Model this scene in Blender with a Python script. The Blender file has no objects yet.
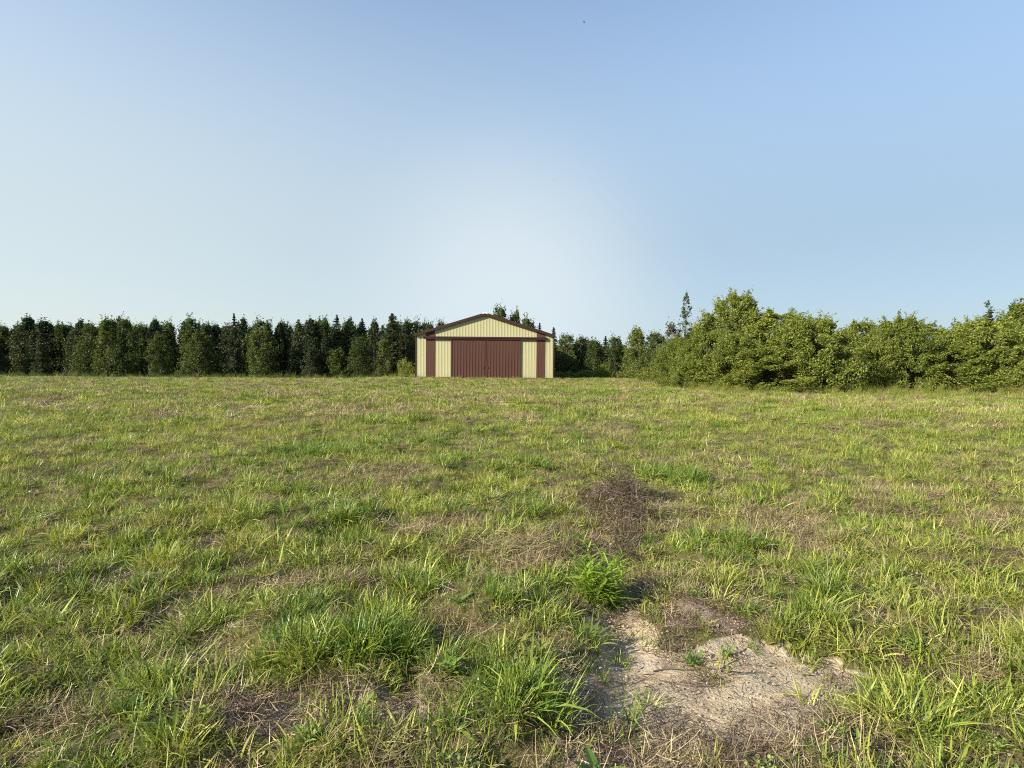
import bpy, math, random
import numpy as np
from mathutils import Vector, Matrix

SEED = 7
rng = np.random.default_rng(SEED)
random.seed(SEED)
scene = bpy.context.scene
COL = scene.collection
PI = math.pi

CAM_H = 1.5
F = 569.0            # focal length in pixels of the 1024 px wide frame
HOR = 364.0          # row of the horizon
SUN_AZ = Vector((-0.86, -0.51, 0)).normalized()
SUN_EL = math.radians(27)


# ----------------------------------------------------------------- noise
def _hash(ix, iy, s):
    h = (ix.astype(np.int64) * 374761393 + iy.astype(np.int64) * 668265263 + s * 2147483647) & 0xffffffff
    h = ((h ^ (h >> 13)) * 1274126177) & 0xffffffff
    h = h ^ (h >> 16)
    return (h & 0xffffff) / float(0xffffff)


def vnoise(x, y, s=0):
    x = np.asarray(x, float); y = np.asarray(y, float)
    ix = np.floor(x); iy = np.floor(y)
    fx = x - ix; fy = y - iy
    fx = fx * fx * (3 - 2 * fx); fy = fy * fy * (3 - 2 * fy)
    ix = ix.astype(np.int64); iy = iy.astype(np.int64)
    a = _hash(ix, iy, s); b = _hash(ix + 1, iy, s)
    c = _hash(ix, iy + 1, s); d = _hash(ix + 1, iy + 1, s)
    return (a * (1 - fx) + b * fx) * (1 - fy) + (c * (1 - fx) + d * fx) * fy


def fbm(x, y, f, s=0, octs=3):
    t = 0; amp = 1; tot = 0
    for k in range(octs):
        t = t + amp * vnoise(x * f * 2 ** k + 17.3 * k, y * f * 2 ** k - 9.1 * k, s + k)
        tot += amp; amp *= 0.5
    return t / tot


def sstep(a, b, x):
    t = np.clip((x - a) / (b - a), 0, 1)
    return t * t * (3 - 2 * t)


def blob(x, y, cx, cy, rx, ry):
    n = fbm(x, y, 3.2, 91, 3) - 0.5
    d = np.sqrt(((x - cx) / rx) ** 2 + ((y - cy) / ry) ** 2) + n * 1.1 + (vnoise(x * 16, y * 16, 7) - .5) * .45
    return 1 - sstep(0.75, 1.15, d)


SAND = [(-.62, 2.36, .24, .10), (-.9, 2.3, .2, .08), (0.74, 2.70, .48, .42), (0.42, 2.72, .2, .24), (1.14, 2.80, .50, .34), (0.64, 3.12, .24, .40), (0.68, 3.55, .13, .38),
        (1.45, 2.7, .34, .28), (0.55, 2.36, .28, .2), (0.98, 2.38, .32, .16)]
SOIL = [(0.55, 2.12, .45, .2), (1.1, 2.15, .4, .18), (1.25, 3.35, .5, .16), (-0.66, 2.38, .40, .17), (-0.45, 2.45, .18, .16), (-1.05, 2.35, .25, .12), (0.80, 4.2, .20, .60), (1.15, 5.5, .22, .5), (0.3, 2.45, .2, .3), (1.1, 3.25, .3, .12),
        (0.95, 4.95, .20, .45), (0.5, 4.25, .20, .25)]
DRY = [(-1.7, 7.6, .75, .8), (-4.4, 16.5, 1.6, 1.6), (-5.6, 13.8, 1.5, 1.2), (-0.55, 5.1, .45, .5), (0.2, 5.0, .4, .3),
       (1.25, 3.9, .45, .4), (1.35, 5.3, .4, .35), (0.0, 4.3, .40, .35), (1.0, 2.2, .6, .16), (-1.2, 3.9, .35, .35),
       (1.9, 12.5, 1.2, 1.5), (-0.6, 22, 1.2, 1.3), (1.2, 27, 1.5, 1.4), (-3.2, 24, 1.2, 1.0), (0.2, 15.5, .5, 1.2),
       (1.05, 8.8, .7, .7), (2.8, 9, .8, .6), (0.3, 2.9, .12, .3), (-0.2, 3.0, .16, .14), (1.24, 6.0, .5, .9)]
LUSH = [(-0.62, 2.80, .24, .13), (-0.95, 2.85, .28, .22), (-1.2, 3.2, .3, .3), (0.56, 3.62, .14, .13), (-0.25, 2.65, .18, .25),
        (2.1, 7.4, .55, .45), (-3.2, 9.6, 1.2, .6), (-0.2, 3.5, .35, .3), (-0.1, 5.9, .5, .5), (1.1, 11.2, .9, .5),
        (1.55, 4.6, .5, .4), (0.05, 2.3, .28, .18), (-1.9, 10.5, .8, .6), (1.9, 3.5, .3, .3), (-6, 32, 3, 2), (3, 30, 2.5, 3),
        (-0.4, 8.5, .8, .8), (-1.9, 5.4, .5, .5)]


OPEN = [(0.8, 2.1, .9, .3), (1.35, 3.5, .75, .7), (1.05, 4.6, .45, .8), (1.2, 2.6, .9, .4), (-.6, 2.35, .5, .25)]


def mask(lst, x, y):
    m = np.zeros_like(np.asarray(x, float))
    for (cx, cy, rx, ry) in lst:
        sel = (np.abs(x - cx) < rx * 2.2) & (np.abs(y - cy) < ry * 2.2)
        if sel.any():
            m[sel] = np.maximum(m[sel], blob(x[sel], y[sel], cx, cy, rx, ry))
    return m


def height(x, y):
    x = np.asarray(x, float); y = np.asarray(y, float)
    r = np.hypot(x, y)
    near = 1 - sstep(14, 40, r)
    h = (fbm(x, y, 1.1, 3, 3) - 0.5) * 0.13 * near + (fbm(x, y, 4.4, 5, 3) - 0.5) * 0.12 * (1 - sstep(14, 28, r)) * (1 - .75 * mask(SAND, x, y))
    h = h + (fbm(x, y, 0.11, 8, 2) - 0.5) * 0.22 * sstep(4, 20, r)
    # rut running away from the sandy patch
    rut = np.exp(-((x - (0.62 + 0.11 * (y - 3.2))) / 0.15) ** 2) * sstep(2.4, 3.4, y) * (1 - sstep(5.6, 6.6, y))
    h = h - 0.075 * rut
    h = h - 0.03 * mask(SAND, x, y)
    h = h + 0.05 * mask(LUSH, x, y) * near
    h = h - 1.15 * sstep(62, 84, y + 0.15 * np.abs(x)) - 0.02 * np.clip(r - 110, 0, 400)
    h = h - 0.28 * sstep(-9.5, -18, x) * sstep(35, 60, y)
    # level the barn plot
    d = np.maximum(np.maximum(-10.5 - x, x - 5), np.maximum(57 - y, y - 77))
    k = 1 - sstep(0, 3, d)
    return h * (1 - k)


def gz(x, y):
    return float(height(np.array([x]), np.array([y]))[0])


def P(px, d):
    """x of something d metres off that shows in column px."""
    return (px - 512.0) / F * d


# ----------------------------------------------------------------- mesh helpers
def mesh_np(name, verts, faces, mats=(), smooth=False, midx=None):
    verts = np.asarray(verts, dtype=np.float32).reshape(-1, 3)
    me = bpy.data.meshes.new(name)
    me.vertices.add(len(verts)); me.vertices.foreach_set('co', verts.ravel())
    if isinstance(faces, np.ndarray):
        faces = [faces]
    loops = np.concatenate([f.ravel() for f in faces]).astype(np.int32)
    tot = np.concatenate([np.full(len(f), f.shape[1]) for f in faces]).astype(np.int32)
    start = np.concatenate([[0], np.cumsum(tot)[:-1]]).astype(np.int32)
    me.loops.add(len(loops)); me.loops.foreach_set('vertex_index', loops)
    me.polygons.add(len(tot)); me.polygons.foreach_set('loop_start', start)
    try:
        me.polygons.foreach_set('loop_total', tot)
    except Exception:
        pass
    if midx is not None:
        me.polygons.foreach_set('material_index', np.asarray(midx, np.int32))
    me.polygons.foreach_set('use_smooth', np.full(len(tot), bool(smooth)))
    for m in mats:
        me.materials.append(m)
    me.update(calc_edges=True)
    return me


def link(name, me, parent=None, loc=(0, 0, 0), rotz=0, linked=True):
    o = bpy.data.objects.new(name, me)
    if linked:
        COL.objects.link(o)
    o.location = loc; o.rotation_euler = (0, 0, rotz)
    if parent:
        o.parent = parent
    return o


def tag(o, label=None, cat=None, group=None, kind=None):
    if label: o['label'] = label
    if cat: o['category'] = cat
    if group: o['group'] = group
    if kind: o['kind'] = kind
    return o


class MB:
    def __init__(s): s.v = []; s.f = []
    def quad(s, *p):
        i = len(s.v); s.v += [tuple(q) for q in p]; s.f.append(tuple(range(i, i + len(p))))
    def box(s, x0, x1, y0, y1, z0, z1):
        i = len(s.v)
        s.v += [(x0, y0, z0), (x1, y0, z0), (x1, y1, z0), (x0, y1, z0), (x0, y0, z1), (x1, y0, z1), (x1, y1, z1), (x0, y1, z1)]
        s.f += [tuple(i + k for k in q) for q in ((0, 3, 2, 1), (4, 5, 6, 7), (0, 1, 5, 4), (1, 2, 6, 5), (2, 3, 7, 6), (3, 0, 4, 7))]
    def prism(s, pts, y0, y1):
        """closed outline in x,z pushed along y"""
        i = len(s.v); n = len(pts)
        s.v += [(x, y0, z) for x, z in pts] + [(x, y1, z) for x, z in pts]
        s.f.append(tuple(i + k for k in range(n))); s.f.append(tuple(i + n + k for k in range(n - 1, -1, -1)))
        for k in range(n):
            s.f.append((i + k, i + n + k, i + n + (k + 1) % n, i + (k + 1) % n))
    def build(s, name, mat, parent=None, bevel=0):
        me = bpy.data.meshes.new(name); me.from_pydata(s.v, [], s.f); me.materials.append(mat); me.update()
        o = link(name, me, parent)
        if bevel:
            m = o.modifiers.new('bevel', 'BEVEL'); m.width = bevel; m.segments = 2
        return o


def tube(pts, rad, sides=6):
    pts = np.asarray(pts, float); rad = np.asarray(rad, float); n = len(pts)
    t = np.gradient(pts, axis=0); t /= np.linalg.norm(t, axis=1)[:, None] + 1e-9
    up = np.array([0.31, 0.2, 0.93]); a = np.cross(t, up); a /= np.linalg.norm(a, axis=1)[:, None] + 1e-9
    b = np.cross(t, a)
    ang = np.linspace(0, 2 * PI, sides, endpoint=False)
    v = pts[:, None] + rad[:, None, None] * (np.cos(ang)[None, :, None] * a[:, None] + np.sin(ang)[None, :, None] * b[:, None])
    v = v.reshape(-1, 3); f = []
    for i in range(n - 1):
        for k in range(sides):
            f.append((i * sides + k, i * sides + (k + 1) % sides, (i + 1) * sides + (k + 1) % sides, (i + 1) * sides + k))
    return v, np.array(f)


def join(parts):
    vs, fs, o = [], {}, 0
    for v, f in parts:
        vs.append(np.asarray(v).reshape(-1, 3))
        fs.setdefault(f.shape[1], []).append(f + o); o += len(vs[-1])
    return np.concatenate(vs), [np.concatenate(x) for x in fs.values()]


def blades(base, yaw, length, width, lean, bend, segs=4, prof='grass', fold=0.0, twist=None):
    """ribbons that leave `base`, lean away along yaw and bend over; all arrays of n"""
    n = len(yaw); t = np.linspace(0, 1, segs + 1)
    th = lean[:, None] + bend[:, None] * t[None]
    ds = length[:, None] / segs
    r = np.concatenate([np.zeros((n, 1)), np.cumsum(np.sin((th[:, 1:] + th[:, :-1]) / 2) * ds, 1)], 1)
    z = np.concatenate([np.zeros((n, 1)), np.cumsum(np.cos((th[:, 1:] + th[:, :-1]) / 2) * ds, 1)], 1)
    c, s = np.cos(yaw)[:, None], np.sin(yaw)[:, None]
    ctr = np.stack([base[:, 0:1] + r * c, base[:, 1:2] + r * s, base[:, 2:3] + z], -1)
    if prof == 'grass':
        w = (1 - t) ** 0.6 * 0.92 + 0.08 * (1 - t)
    elif prof == 'stalk':
        w = 1 - 0.6 * t
    else:
        w = np.sin(PI * np.clip(t * 0.93 + 0.07, 0, 1) ** 0.75) ** 0.8
    w = width[:, None] * w[None] * 0.5
    tw = np.zeros(n) if twist is None else twist
    side = np.stack([-s * np.cos(tw)[:, None], c * np.cos(tw)[:, None], np.sin(tw)[:, None] * np.ones_like(c)], -1)
    L = ctr - side * w[..., None]; R = ctr + side * w[..., None]
    if fold:
        L[..., 2] += w * fold; R[..., 2] += w * fold
        v = np.stack([L, ctr, R], 2).reshape(n, -1, 3); k = 3
    else:
        v = np.stack([L, R], 2).reshape(n, -1, 3); k = 2
    fs = []
    for i in range(segs):
        for j in range(k - 1):
            fs.append((i * k + j, i * k + j + 1, (i + 1) * k + j + 1, (i + 1) * k + j))
    fs = np.array(fs)
    f = (fs[None] + (np.arange(n) * (segs + 1) * k)[:, None, None]).reshape(-1, 4)
    return v.reshape(-1, 3), f


def leafcards(c, size, rg, up=0.3, aspect=0.6):
    """folded little leaf faces (a rhombus with a bent midrib) at points c"""
    n = len(c)
    nrm = rg.normal(size=(n, 3)); nrm[:, 2] = np.abs(nrm[:, 2]) + up
    nrm /= np.linalg.norm(nrm, axis=1)[:, None]
    a = np.cross(nrm, rg.normal(size=(n, 3))); a /= np.linalg.norm(a, axis=1)[:, None] + 1e-9
    b = np.cross(nrm, a)
    s = np.asarray(size).reshape(-1, 1)
    v = np.stack([c - a * s, c + b * s * aspect + nrm * s * .2, c + a * s, c - b * s * aspect + nrm * s * .2], 1).reshape(-1, 3)
    i = np.arange(n)[:, None] * 4
    f = np.concatenate([i + [0, 1, 2], i + [0, 2, 3]]).astype(int)
    return v, f


# ----------------------------------------------------------------- materials
def new_mat(name):
    m = bpy.data.materials.new(name); m.use_nodes = True
    nt = m.node_tree; nt.nodes.clear()
    return m, nt


def N(nt, kind, **kw):
    n = nt.nodes.new(kind)
    for k, v in kw.items():
        if k.startswith('_'):
            setattr(n, k[1:], v)
        else:
            n.inputs[k.replace('__', ' ')].default_value = v
    return n


def ramp(nt, fac, stops, interp='LINEAR'):
    r = nt.nodes.new('ShaderNodeValToRGB'); r.color_ramp.interpolation = interp
    e = r.color_ramp.elements
    while len(e) < len(stops): e.new(0.5)
    for i, (p, c) in enumerate(stops):
        e[i].position = p; e[i].color = (*c, 1)
    nt.links.new(fac, r.inputs['Fac'])
    return r.outputs['Color']


def mixc(nt, fac, a, b, mode='MIX'):
    m = nt.nodes.new('ShaderNodeMix'); m.data_type = 'RGBA'; m.blend_type = mode
    if isinstance(fac, (int, float)): m.inputs[0].default_value = fac
    else: nt.links.new(fac, m.inputs[0])
    for i, q in ((6, a), (7, b)):
        if isinstance(q, tuple): m.inputs[i].default_value = (*q, 1)
        else: nt.links.new(q, m.inputs[i])
    return m.outputs[2]


def math_n(nt, op, a, b=None, clamp=False):
    m = nt.nodes.new('ShaderNodeMath'); m.operation = op; m.use_clamp = clamp
    for i, q in ((0, a), (1, b)):
        if q is None: continue
        if isinstance(q, (int, float)): m.inputs[i].default_value = q
        else: nt.links.new(q, m.inputs[i])
    return m.outputs[0]


def leaf_mat(name, stops, obj_amt=0.25, patch=None, trans=0.3, rough=0.55, tcol=(1.25, 1.25, 0.6), spec=0.25):
    """stops: colours picked at random for each leaf or blade; patch: (scale, colour, amount) drifts over the place"""
    m, nt = new_mat(name); L = nt.links
    geo = N(nt, 'ShaderNodeNewGeometry'); oi = N(nt, 'ShaderNodeObjectInfo')
    a = math_n(nt, 'MULTIPLY', geo.outputs['Random Per Island'], 1 - obj_amt)
    b = math_n(nt, 'MULTIPLY', oi.outputs['Random'], obj_amt)
    col = ramp(nt, math_n(nt, 'ADD', a, b), stops)
    if patch:
        for (sc, c, amt) in patch:
            no = N(nt, 'ShaderNodeTexNoise', Scale=sc, Detail=2.0); L.new(geo.outputs['Position'], no.inputs['Vector'])
            k = nt.nodes.new('ShaderNodeMapRange'); k.inputs['From Min'].default_value = .47; k.inputs['From Max'].default_value = .62
            k.inputs['To Max'].default_value = amt
            L.new(no.outputs['Fac'], k.inputs['Value']); col = mixc(nt, k.outputs[0], col, c)
    p = N(nt, 'ShaderNodeBsdfPrincipled', Roughness=rough)
    p.inputs['Specular IOR Level'].default_value = spec
    L.new(col, p.inputs['Base Color'])
    t = N(nt, 'ShaderNodeBsdfTranslucent'); L.new(mixc(nt, 1.0, col, tcol, 'MULTIPLY'), t.inputs['Color'])
    mx = N(nt, 'ShaderNodeMixShader', Fac=trans); L.new(p.outputs[0], mx.inputs[1]); L.new(t.outputs[0], mx.inputs[2])
    out = N(nt, 'ShaderNodeOutputMaterial'); L.new(mx.outputs[0], out.inputs['Surface'])
    return m


def metal_mat(name, col, rough=0.5, dirt=(0.25, 0.2, 0.13), dirt_amt=0.2):
    m, nt = new_mat(name); L = nt.links
    tc = N(nt, 'ShaderNodeTexCoord')
    mp = N(nt, 'ShaderNodeMapping'); mp.inputs['Scale'].default_value = (6, 6, .35); L.new(tc.outputs['Object'], mp.inputs['Vector'])
    n1 = N(nt, 'ShaderNodeTexNoise', Scale=1.0, Detail=4.0); L.new(mp.outputs[0], n1.inputs['Vector'])
    n2 = N(nt, 'ShaderNodeTexNoise', Scale=.7, Detail=3.0); L.new(tc.outputs['Object'], n2.inputs['Vector'])
    # rain streaks and faded patches
    c = mixc(nt, math_n(nt, 'MULTIPLY', math_n(nt, 'SUBTRACT', n1.outputs['Fac'], .42, True), dirt_amt * 4), col, dirt)
    c = mixc(nt, math_n(nt, 'MULTIPLY', n2.outputs['Fac'], .3), c, tuple(min(1, x * 1.25 + .02) for x in col))
    # splashed soil near the ground
    sx = N(nt, 'ShaderNodeSeparateXYZ'); L.new(tc.outputs['Object'], sx.inputs[0])
    mr = N(nt, 'ShaderNodeMapRange'); mr.inputs['From Min'].default_value = .7; mr.inputs['From Max'].default_value = 0
    mr.inputs['To Max'].default_value = .35; L.new(sx.outputs['Z'], mr.inputs['Value'])
    c = mixc(nt, math_n(nt, 'MULTIPLY', mr.outputs[0], n1.outputs['Fac']), c, dirt)
    p = N(nt, 'ShaderNodeBsdfPrincipled', Roughness=rough); L.new(c, p.inputs['Base Color'])
    p.inputs['Specular IOR Level'].default_value = 0.2
    out = N(nt, 'ShaderNodeOutputMaterial'); L.new(p.outputs[0], out.inputs['Surface'])
    return m


def plain_mat(name, c1, c2, scale=8, rough=.8, bump=.0):
    m, nt = new_mat(name); L = nt.links
    tc = N(nt, 'ShaderNodeTexCoord'); n1 = N(nt, 'ShaderNodeTexNoise', Scale=scale, Detail=5.0)
    L.new(tc.outputs['Object'], n1.inputs['Vector'])
    p = N(nt, 'ShaderNodeBsdfPrincipled', Roughness=rough)
    L.new(ramp(nt, n1.outputs['Fac'], [(.3, c1), (.7, c2)]), p.inputs['Base Color'])
    if bump:
        b = N(nt, 'ShaderNodeBump', Strength=bump, Distance=.02); L.new(n1.outputs['Fac'], b.inputs['Height']); L.new(b.outputs[0], p.inputs['Normal'])
    out = N(nt, 'ShaderNodeOutputMaterial'); L.new(p.outputs[0], out.inputs['Surface'])
    return m


STRAW_PATCH = [(1.3, (.36, .32, .10), .3), (.22, (.32, .34, .07), .5)]
M_GRASS = leaf_mat('green_grass', [(0, (.03, .06, .008)), (.3, (.10, .155, .018)), (.6, (.26, .32, .045)), (.88, (.50, .50, .11)), (1, (.70, .62, .30))],
                   .40, STRAW_PATCH, .34, .45, spec=.4)
M_LUSH = leaf_mat('lush_grass', [(0, (.03, .065, .01)), (.4, (.10, .17, .02)), (.85, (.27, .34, .05)), (1, (.50, .47, .17))], .35, None, .26, .42, spec=.4)
M_DRY = leaf_mat('dry_grass', [(0, (.045, .032, .018)), (.35, (.16, .12, .062)), (.7, (.38, .305, .16)), (1, (.62, .53, .33))], .5,
                 None, .12, .6, (1.1, 1, .8))
M_DEAD = leaf_mat('dead_stalks', [(0, (.025, .017, .012)), (.5, (.10, .068, .046)), (.85, (.25, .185, .13)), (1, (.46, .38, .27))], .3, None, .05, .7, (1, 1, 1))
M_LIME = leaf_mat('lime_leaf', [(0, (.10, .17, .02)), (.6, (.25, .36, .04)), (1, (.42, .50, .09))], .1, None, .4, .45, spec=.4)
M_BRUSH = leaf_mat('brush_stalks', [(0, (.014, .009, .007)), (.5, (.055, .038, .026)), (.78, (.16, .12, .085)), (1, (.50, .42, .31))], .2, None, .03, .7, (1, 1, 1))
M_WEED = leaf_mat('weed_leaf', [(0, (.08, .15, .03)), (.6, (.17, .26, .045)), (1, (.30, .36, .08))], .4, None, .35, .42, spec=.5)
M_YWEED = leaf_mat('yellow_weed', [(0, (.11, .14, .03)), (.5, (.24, .25, .06)), (1, (.40, .36, .11))], .4, None, .35)
M_CON = leaf_mat('conifer_needles', [(0, (.020, .034, .016)), (.6, (.045, .062, .026)), (1, (.088, .105, .042))], .4, None, .2)
M_DEC = leaf_mat('tree_leaves', [(0, (.030, .052, .014)), (.5, (.068, .098, .024)), (1, (.14, .165, .046))], .4, None, .3)
M_BRIGHT = leaf_mat('bright_leaves', [(0, (.055, .09, .018)), (.5, (.11, .15, .030)), (1, (.20, .22, .055))], .2, None, .35)
M_OLIVE = leaf_mat('olive_leaves', [(0, (.055, .085, .015)), (.5, (.15, .19, .032)), (1, (.32, .34, .075))], .3, [(.8, (.19, .22, .045), .7)], .33)
M_GREY = leaf_mat('greyish_leaves', [(0, (.06, .065, .045)), (.5, (.12, .11, .08)), (1, (.19, .17, .12))], .3, None, .2)
M_BARK = plain_mat('bark', (.05, .04, .03), (.16, .13, .10), 12, .9, .5)


def ground_material():
    m, nt = new_mat('field_soil'); L = nt.links
    geo = N(nt, 'ShaderNodeNewGeometry')
    sa = N(nt, 'ShaderNodeAttribute'); sa.attribute_name = 'sand'
    da = N(nt, 'ShaderNodeAttribute'); da.attribute_name = 'soil'
    def noise(s, d=5.0, r=.6):
        n = N(nt, 'ShaderNodeTexNoise', Scale=s, Detail=d, Roughness=r); L.new(geo.outputs['Position'], n.inputs['Vector']); return n.outputs['Fac']
    fine = noise(60); mid = noise(9); big = noise(.35, 3.0)
    thatch = ramp(nt, fine, [(.3, (.035, .028, .016)), (.55, (.10, .08, .042)), (.75, (.20, .165, .09))])
    green = ramp(nt, mid, [(.35, (.05, .06, .015)), (.65, (.15, .17, .036))])
    far = N(nt, 'ShaderNodeSeparateXYZ'); L.new(geo.outputs['Position'], far.inputs[0])
    fr = N(nt, 'ShaderNodeMapRange'); fr.inputs['From Min'].default_value = 6; fr.inputs['From Max'].default_value = 30
    fr.inputs['To Min'].default_value = .3; fr.inputs['To Max'].default_value = .75; L.new(far.outputs['Y'], fr.inputs['Value'])
    base = mixc(nt, fr.outputs[0], thatch, green)   # the turf closes up away from the worn ground
    base = mixc(nt, math_n(nt, 'MULTIPLY', big, .5), base, (.12, .12, .04))
    sand = ramp(nt, mid, [(.3, (.28, .22, .14)), (.5, (.45, .37, .24)), (.7, (.58, .49, .34))])
    sand = mixc(nt, math_n(nt, 'MULTIPLY', fine, .5), sand, (.30, .235, .165))
    grey = ramp(nt, noise(3.5), [(.5, (0, 0, 0)), (.62, (1, 1, 1))])
    sand = mixc(nt, math_n(nt, 'MULTIPLY', grey, .6), sand, (.32, .29, .25))
    soil = ramp(nt, mid, [(.3, (.09, .068, .05)), (.55, (.23, .18, .135)), (.75, (.38, .31, .235))])
    def edge(attr):
        e = math_n(nt, 'ADD', attr.outputs['Fac'], math_n(nt, 'MULTIPLY', math_n(nt, 'SUBTRACT', mid, .5), .9))
        return ramp(nt, e, [(.38, (0, 0, 0)), (.6, (1, 1, 1))])
    c = mixc(nt, edge(da), base, soil); c = mixc(nt, edge(sa), c, sand)
    p = N(nt, 'ShaderNodeBsdfPrincipled', Roughness=.95); p.inputs['Specular IOR Level'].default_value = .1
    L.new(c, p.inputs['Base Color'])
    b = N(nt, 'ShaderNodeBump', Strength=.9, Distance=.02); L.new(math_n(nt, 'ADD', fine, mid), b.inputs['Height']); L.new(b.outputs[0], p.inputs['Normal'])
    out = N(nt, 'ShaderNodeOutputMaterial'); L.new(p.outputs[0], out.inputs['Surface'])
    return m


# ----------------------------------------------------------------- ground
def axis(fine_lo, fine_hi, step, lo, hi, g=1.07):
    a = list(np.arange(fine_lo, fine_hi, step))
    s = step; x = a[-1]
    while x < hi:
        s *= g; x += s; a.append(x)
    s = step; x = a[0]; b = []
    while x > lo:
        s *= g; x -= s; b.append(x)
    return np.array(b[::-1] + a)


gx = axis(-3.2, 3.2, .035, -1500, 1500); gy = axis(1.2, 7.5, .035, -400, 2500, 1.045)
X, Y = np.meshgrid(gx, gy)
Z = height(X.ravel(), Y.ravel())
V = np.stack([X.ravel(), Y.ravel(), Z], 1)
nx, ny = len(gx), len(gy)
i = (np.arange(ny - 1)[:, None] * nx + np.arange(nx - 1)[None]).ravel()
gm = mesh_np('field', V, np.stack([i, i + 1, i + nx + 1, i + nx], 1), [ground_material()], smooth=True)
for nm, lst in (('sand', SAND), ('soil', SOIL)):
    at = gm.attributes.new(nm, 'FLOAT', 'POINT')
    at.data.foreach_set('value', mask(lst, X.ravel(), Y.ravel()).astype(np.float32))
tag(link('ground', gm), 'rough grassy field with a bare sandy patch in front', 'ground', kind='structure')


# ----------------------------------------------------------------- tuft prototypes (used as instances by the grass objects)
def U(a, b, n): return rng.uniform(a, b, n)


def disc(n, r):
    a = U(0, 2 * PI, n); q = r * np.sqrt(U(0, 1, n))
    return np.stack([q * np.cos(a), q * np.sin(a), np.full(n, -.012)], 1)


def proto(name, parts, mat):
    v, f = join(parts)
    return link(name, mesh_np(name, v, f, [mat]), linked=False)


def tuft(n, r, l0, l1, w0, w1, lean=.5, bend=1.0, outward=True):
    b = disc(n, r)
    yaw = (np.arctan2(b[:, 1], b[:, 0]) + rng.normal(0, .7, n)) if outward else U(0, 2 * PI, n)
    return blades(b, yaw, U(l0, l1, n), U(w0, w1, n), np.abs(rng.normal(0, lean, n)), U(.1, bend, n), 4, twist=rng.normal(0, .5, n))


def litter(n, r, l0, l1, w0, w1, hgt=.02):
    b = disc(n, r); b[:, 2] = U(0, hgt, n)
    return blades(b, U(0, 2 * PI, n), U(l0, l1, n), U(w0, w1, n), U(1.15, 1.62, n), rng.normal(0, .7, n), 4, 'stalk', twist=rng.normal(0, .4, n))


def rosette(n, l0, l1, wr, lean0=.5, lean1=1.3):
    b = disc(n, .012); ln = U(l0, l1, n)
    return blades(b, np.linspace(0, 2 * PI * 1.9, n) + rng.normal(0, .3, n), ln, ln * wr, U(lean0, lean1, n), U(.1, .7, n), 5, 'leaf', fold=.35)


P_SHORT = [proto('short_grass', [tuft(40, .07, .025, .085, .0025, .006, .7, 1.6)], M_GRASS) for _ in range(5)]
P_MED = [proto('field_grass', [tuft(30, .06, .05, .14, .003, .008, .6, 1.8), tuft(4, .05, .05, .12, .008, .012, .8, 1.5), litter(5, .08, .05, .12, .002, .004)], M_GRASS) for _ in range(5)]
P_LUSH = [proto('tall_grass', [tuft(26, .05, .08, .22, .004, .0095, .48, 1.8), tuft(6, .04, .08, .20, .010, .015, .6, 1.8)], M_LUSH) for _ in range(4)]
P_PATCH = [proto('grass_patch', [tuft(130, .26, .03, .11, .008, .015, .6, 1.2)], M_GRASS) for _ in range(4)]
P_LPATCH = [proto('lush_patch', [tuft(120, .24, .07, .17, .009, .016, .5, 1.2)], M_LUSH) for _ in range(3)]
P_STRAW = [proto('straw', [litter(38, .09, .03, .13, .0018, .004, .03), tuft(9, .07, .04, .12, .0018, .0035, .9, 1.8, False)], M_DRY) for _ in range(5)]
P_SPATCH = [proto('straw_patch', [litter(80, .26, .08, .22, .006, .010, .05), tuft(20, .25, .04, .11, .006, .01, .8, .8, False)], M_DRY) for _ in range(3)]
P_BITS = [proto('litter_bits', [litter(40, .10, .015, .07, .0015, .004, .012)], M_DEAD) for _ in range(4)]
P_WEEDS = [proto('small_weed', [rosette(random.randint(7, 12), .04, .10, .34)], M_WEED) for _ in range(4)] + \
          [proto('long_weed', [rosette(random.randint(6, 9), .06, .12, .17, .4, 1.1)], M_WEED) for _ in range(2)]
M_CLOD = plain_mat('dry_clods', (.22, .17, .12), (.46, .38, .27), 30, .95, .4)


def clod(n, r):
    parts = []
    for _ in range(n):
        q = rng.normal(size=(8, 3)); q = np.array([[a, b, c] for a in (-1, 1) for b in (-1, 1) for c in (-1, 1)]) * .6 + q * .18
        a = rng.uniform(0, 6.3); m = np.array([[math.cos(a), -math.sin(a), 0], [math.sin(a), math.cos(a), 0], [0, 0, 1]])
        sz = rng.uniform(.0015, .006) * (1 + (rng.random() < .1)); b = disc(1, r)[0]
        f = np.array([(0, 1, 3, 2), (4, 6, 7, 5), (0, 4, 5, 1), (2, 3, 7, 6), (0, 2, 6, 4), (1, 5, 7, 3)])
        parts.append(((q @ m) * [1, 1, .7] * sz + [b[0], b[1], sz * .3], f))
    return parts


P_CLOD = [proto('clods', clod(26, .12), M_CLOD) for _ in range(4)]
P_CLOVER = []
for _ in range(2):
    b = disc(70, .07); b[:, 2] = U(.015, .05, 70)
    P_CLOVER.append(proto('clover', [leafcards(b, U(.006, .011, 70), rng, 1.0, .8)], M_WEED))


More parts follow.
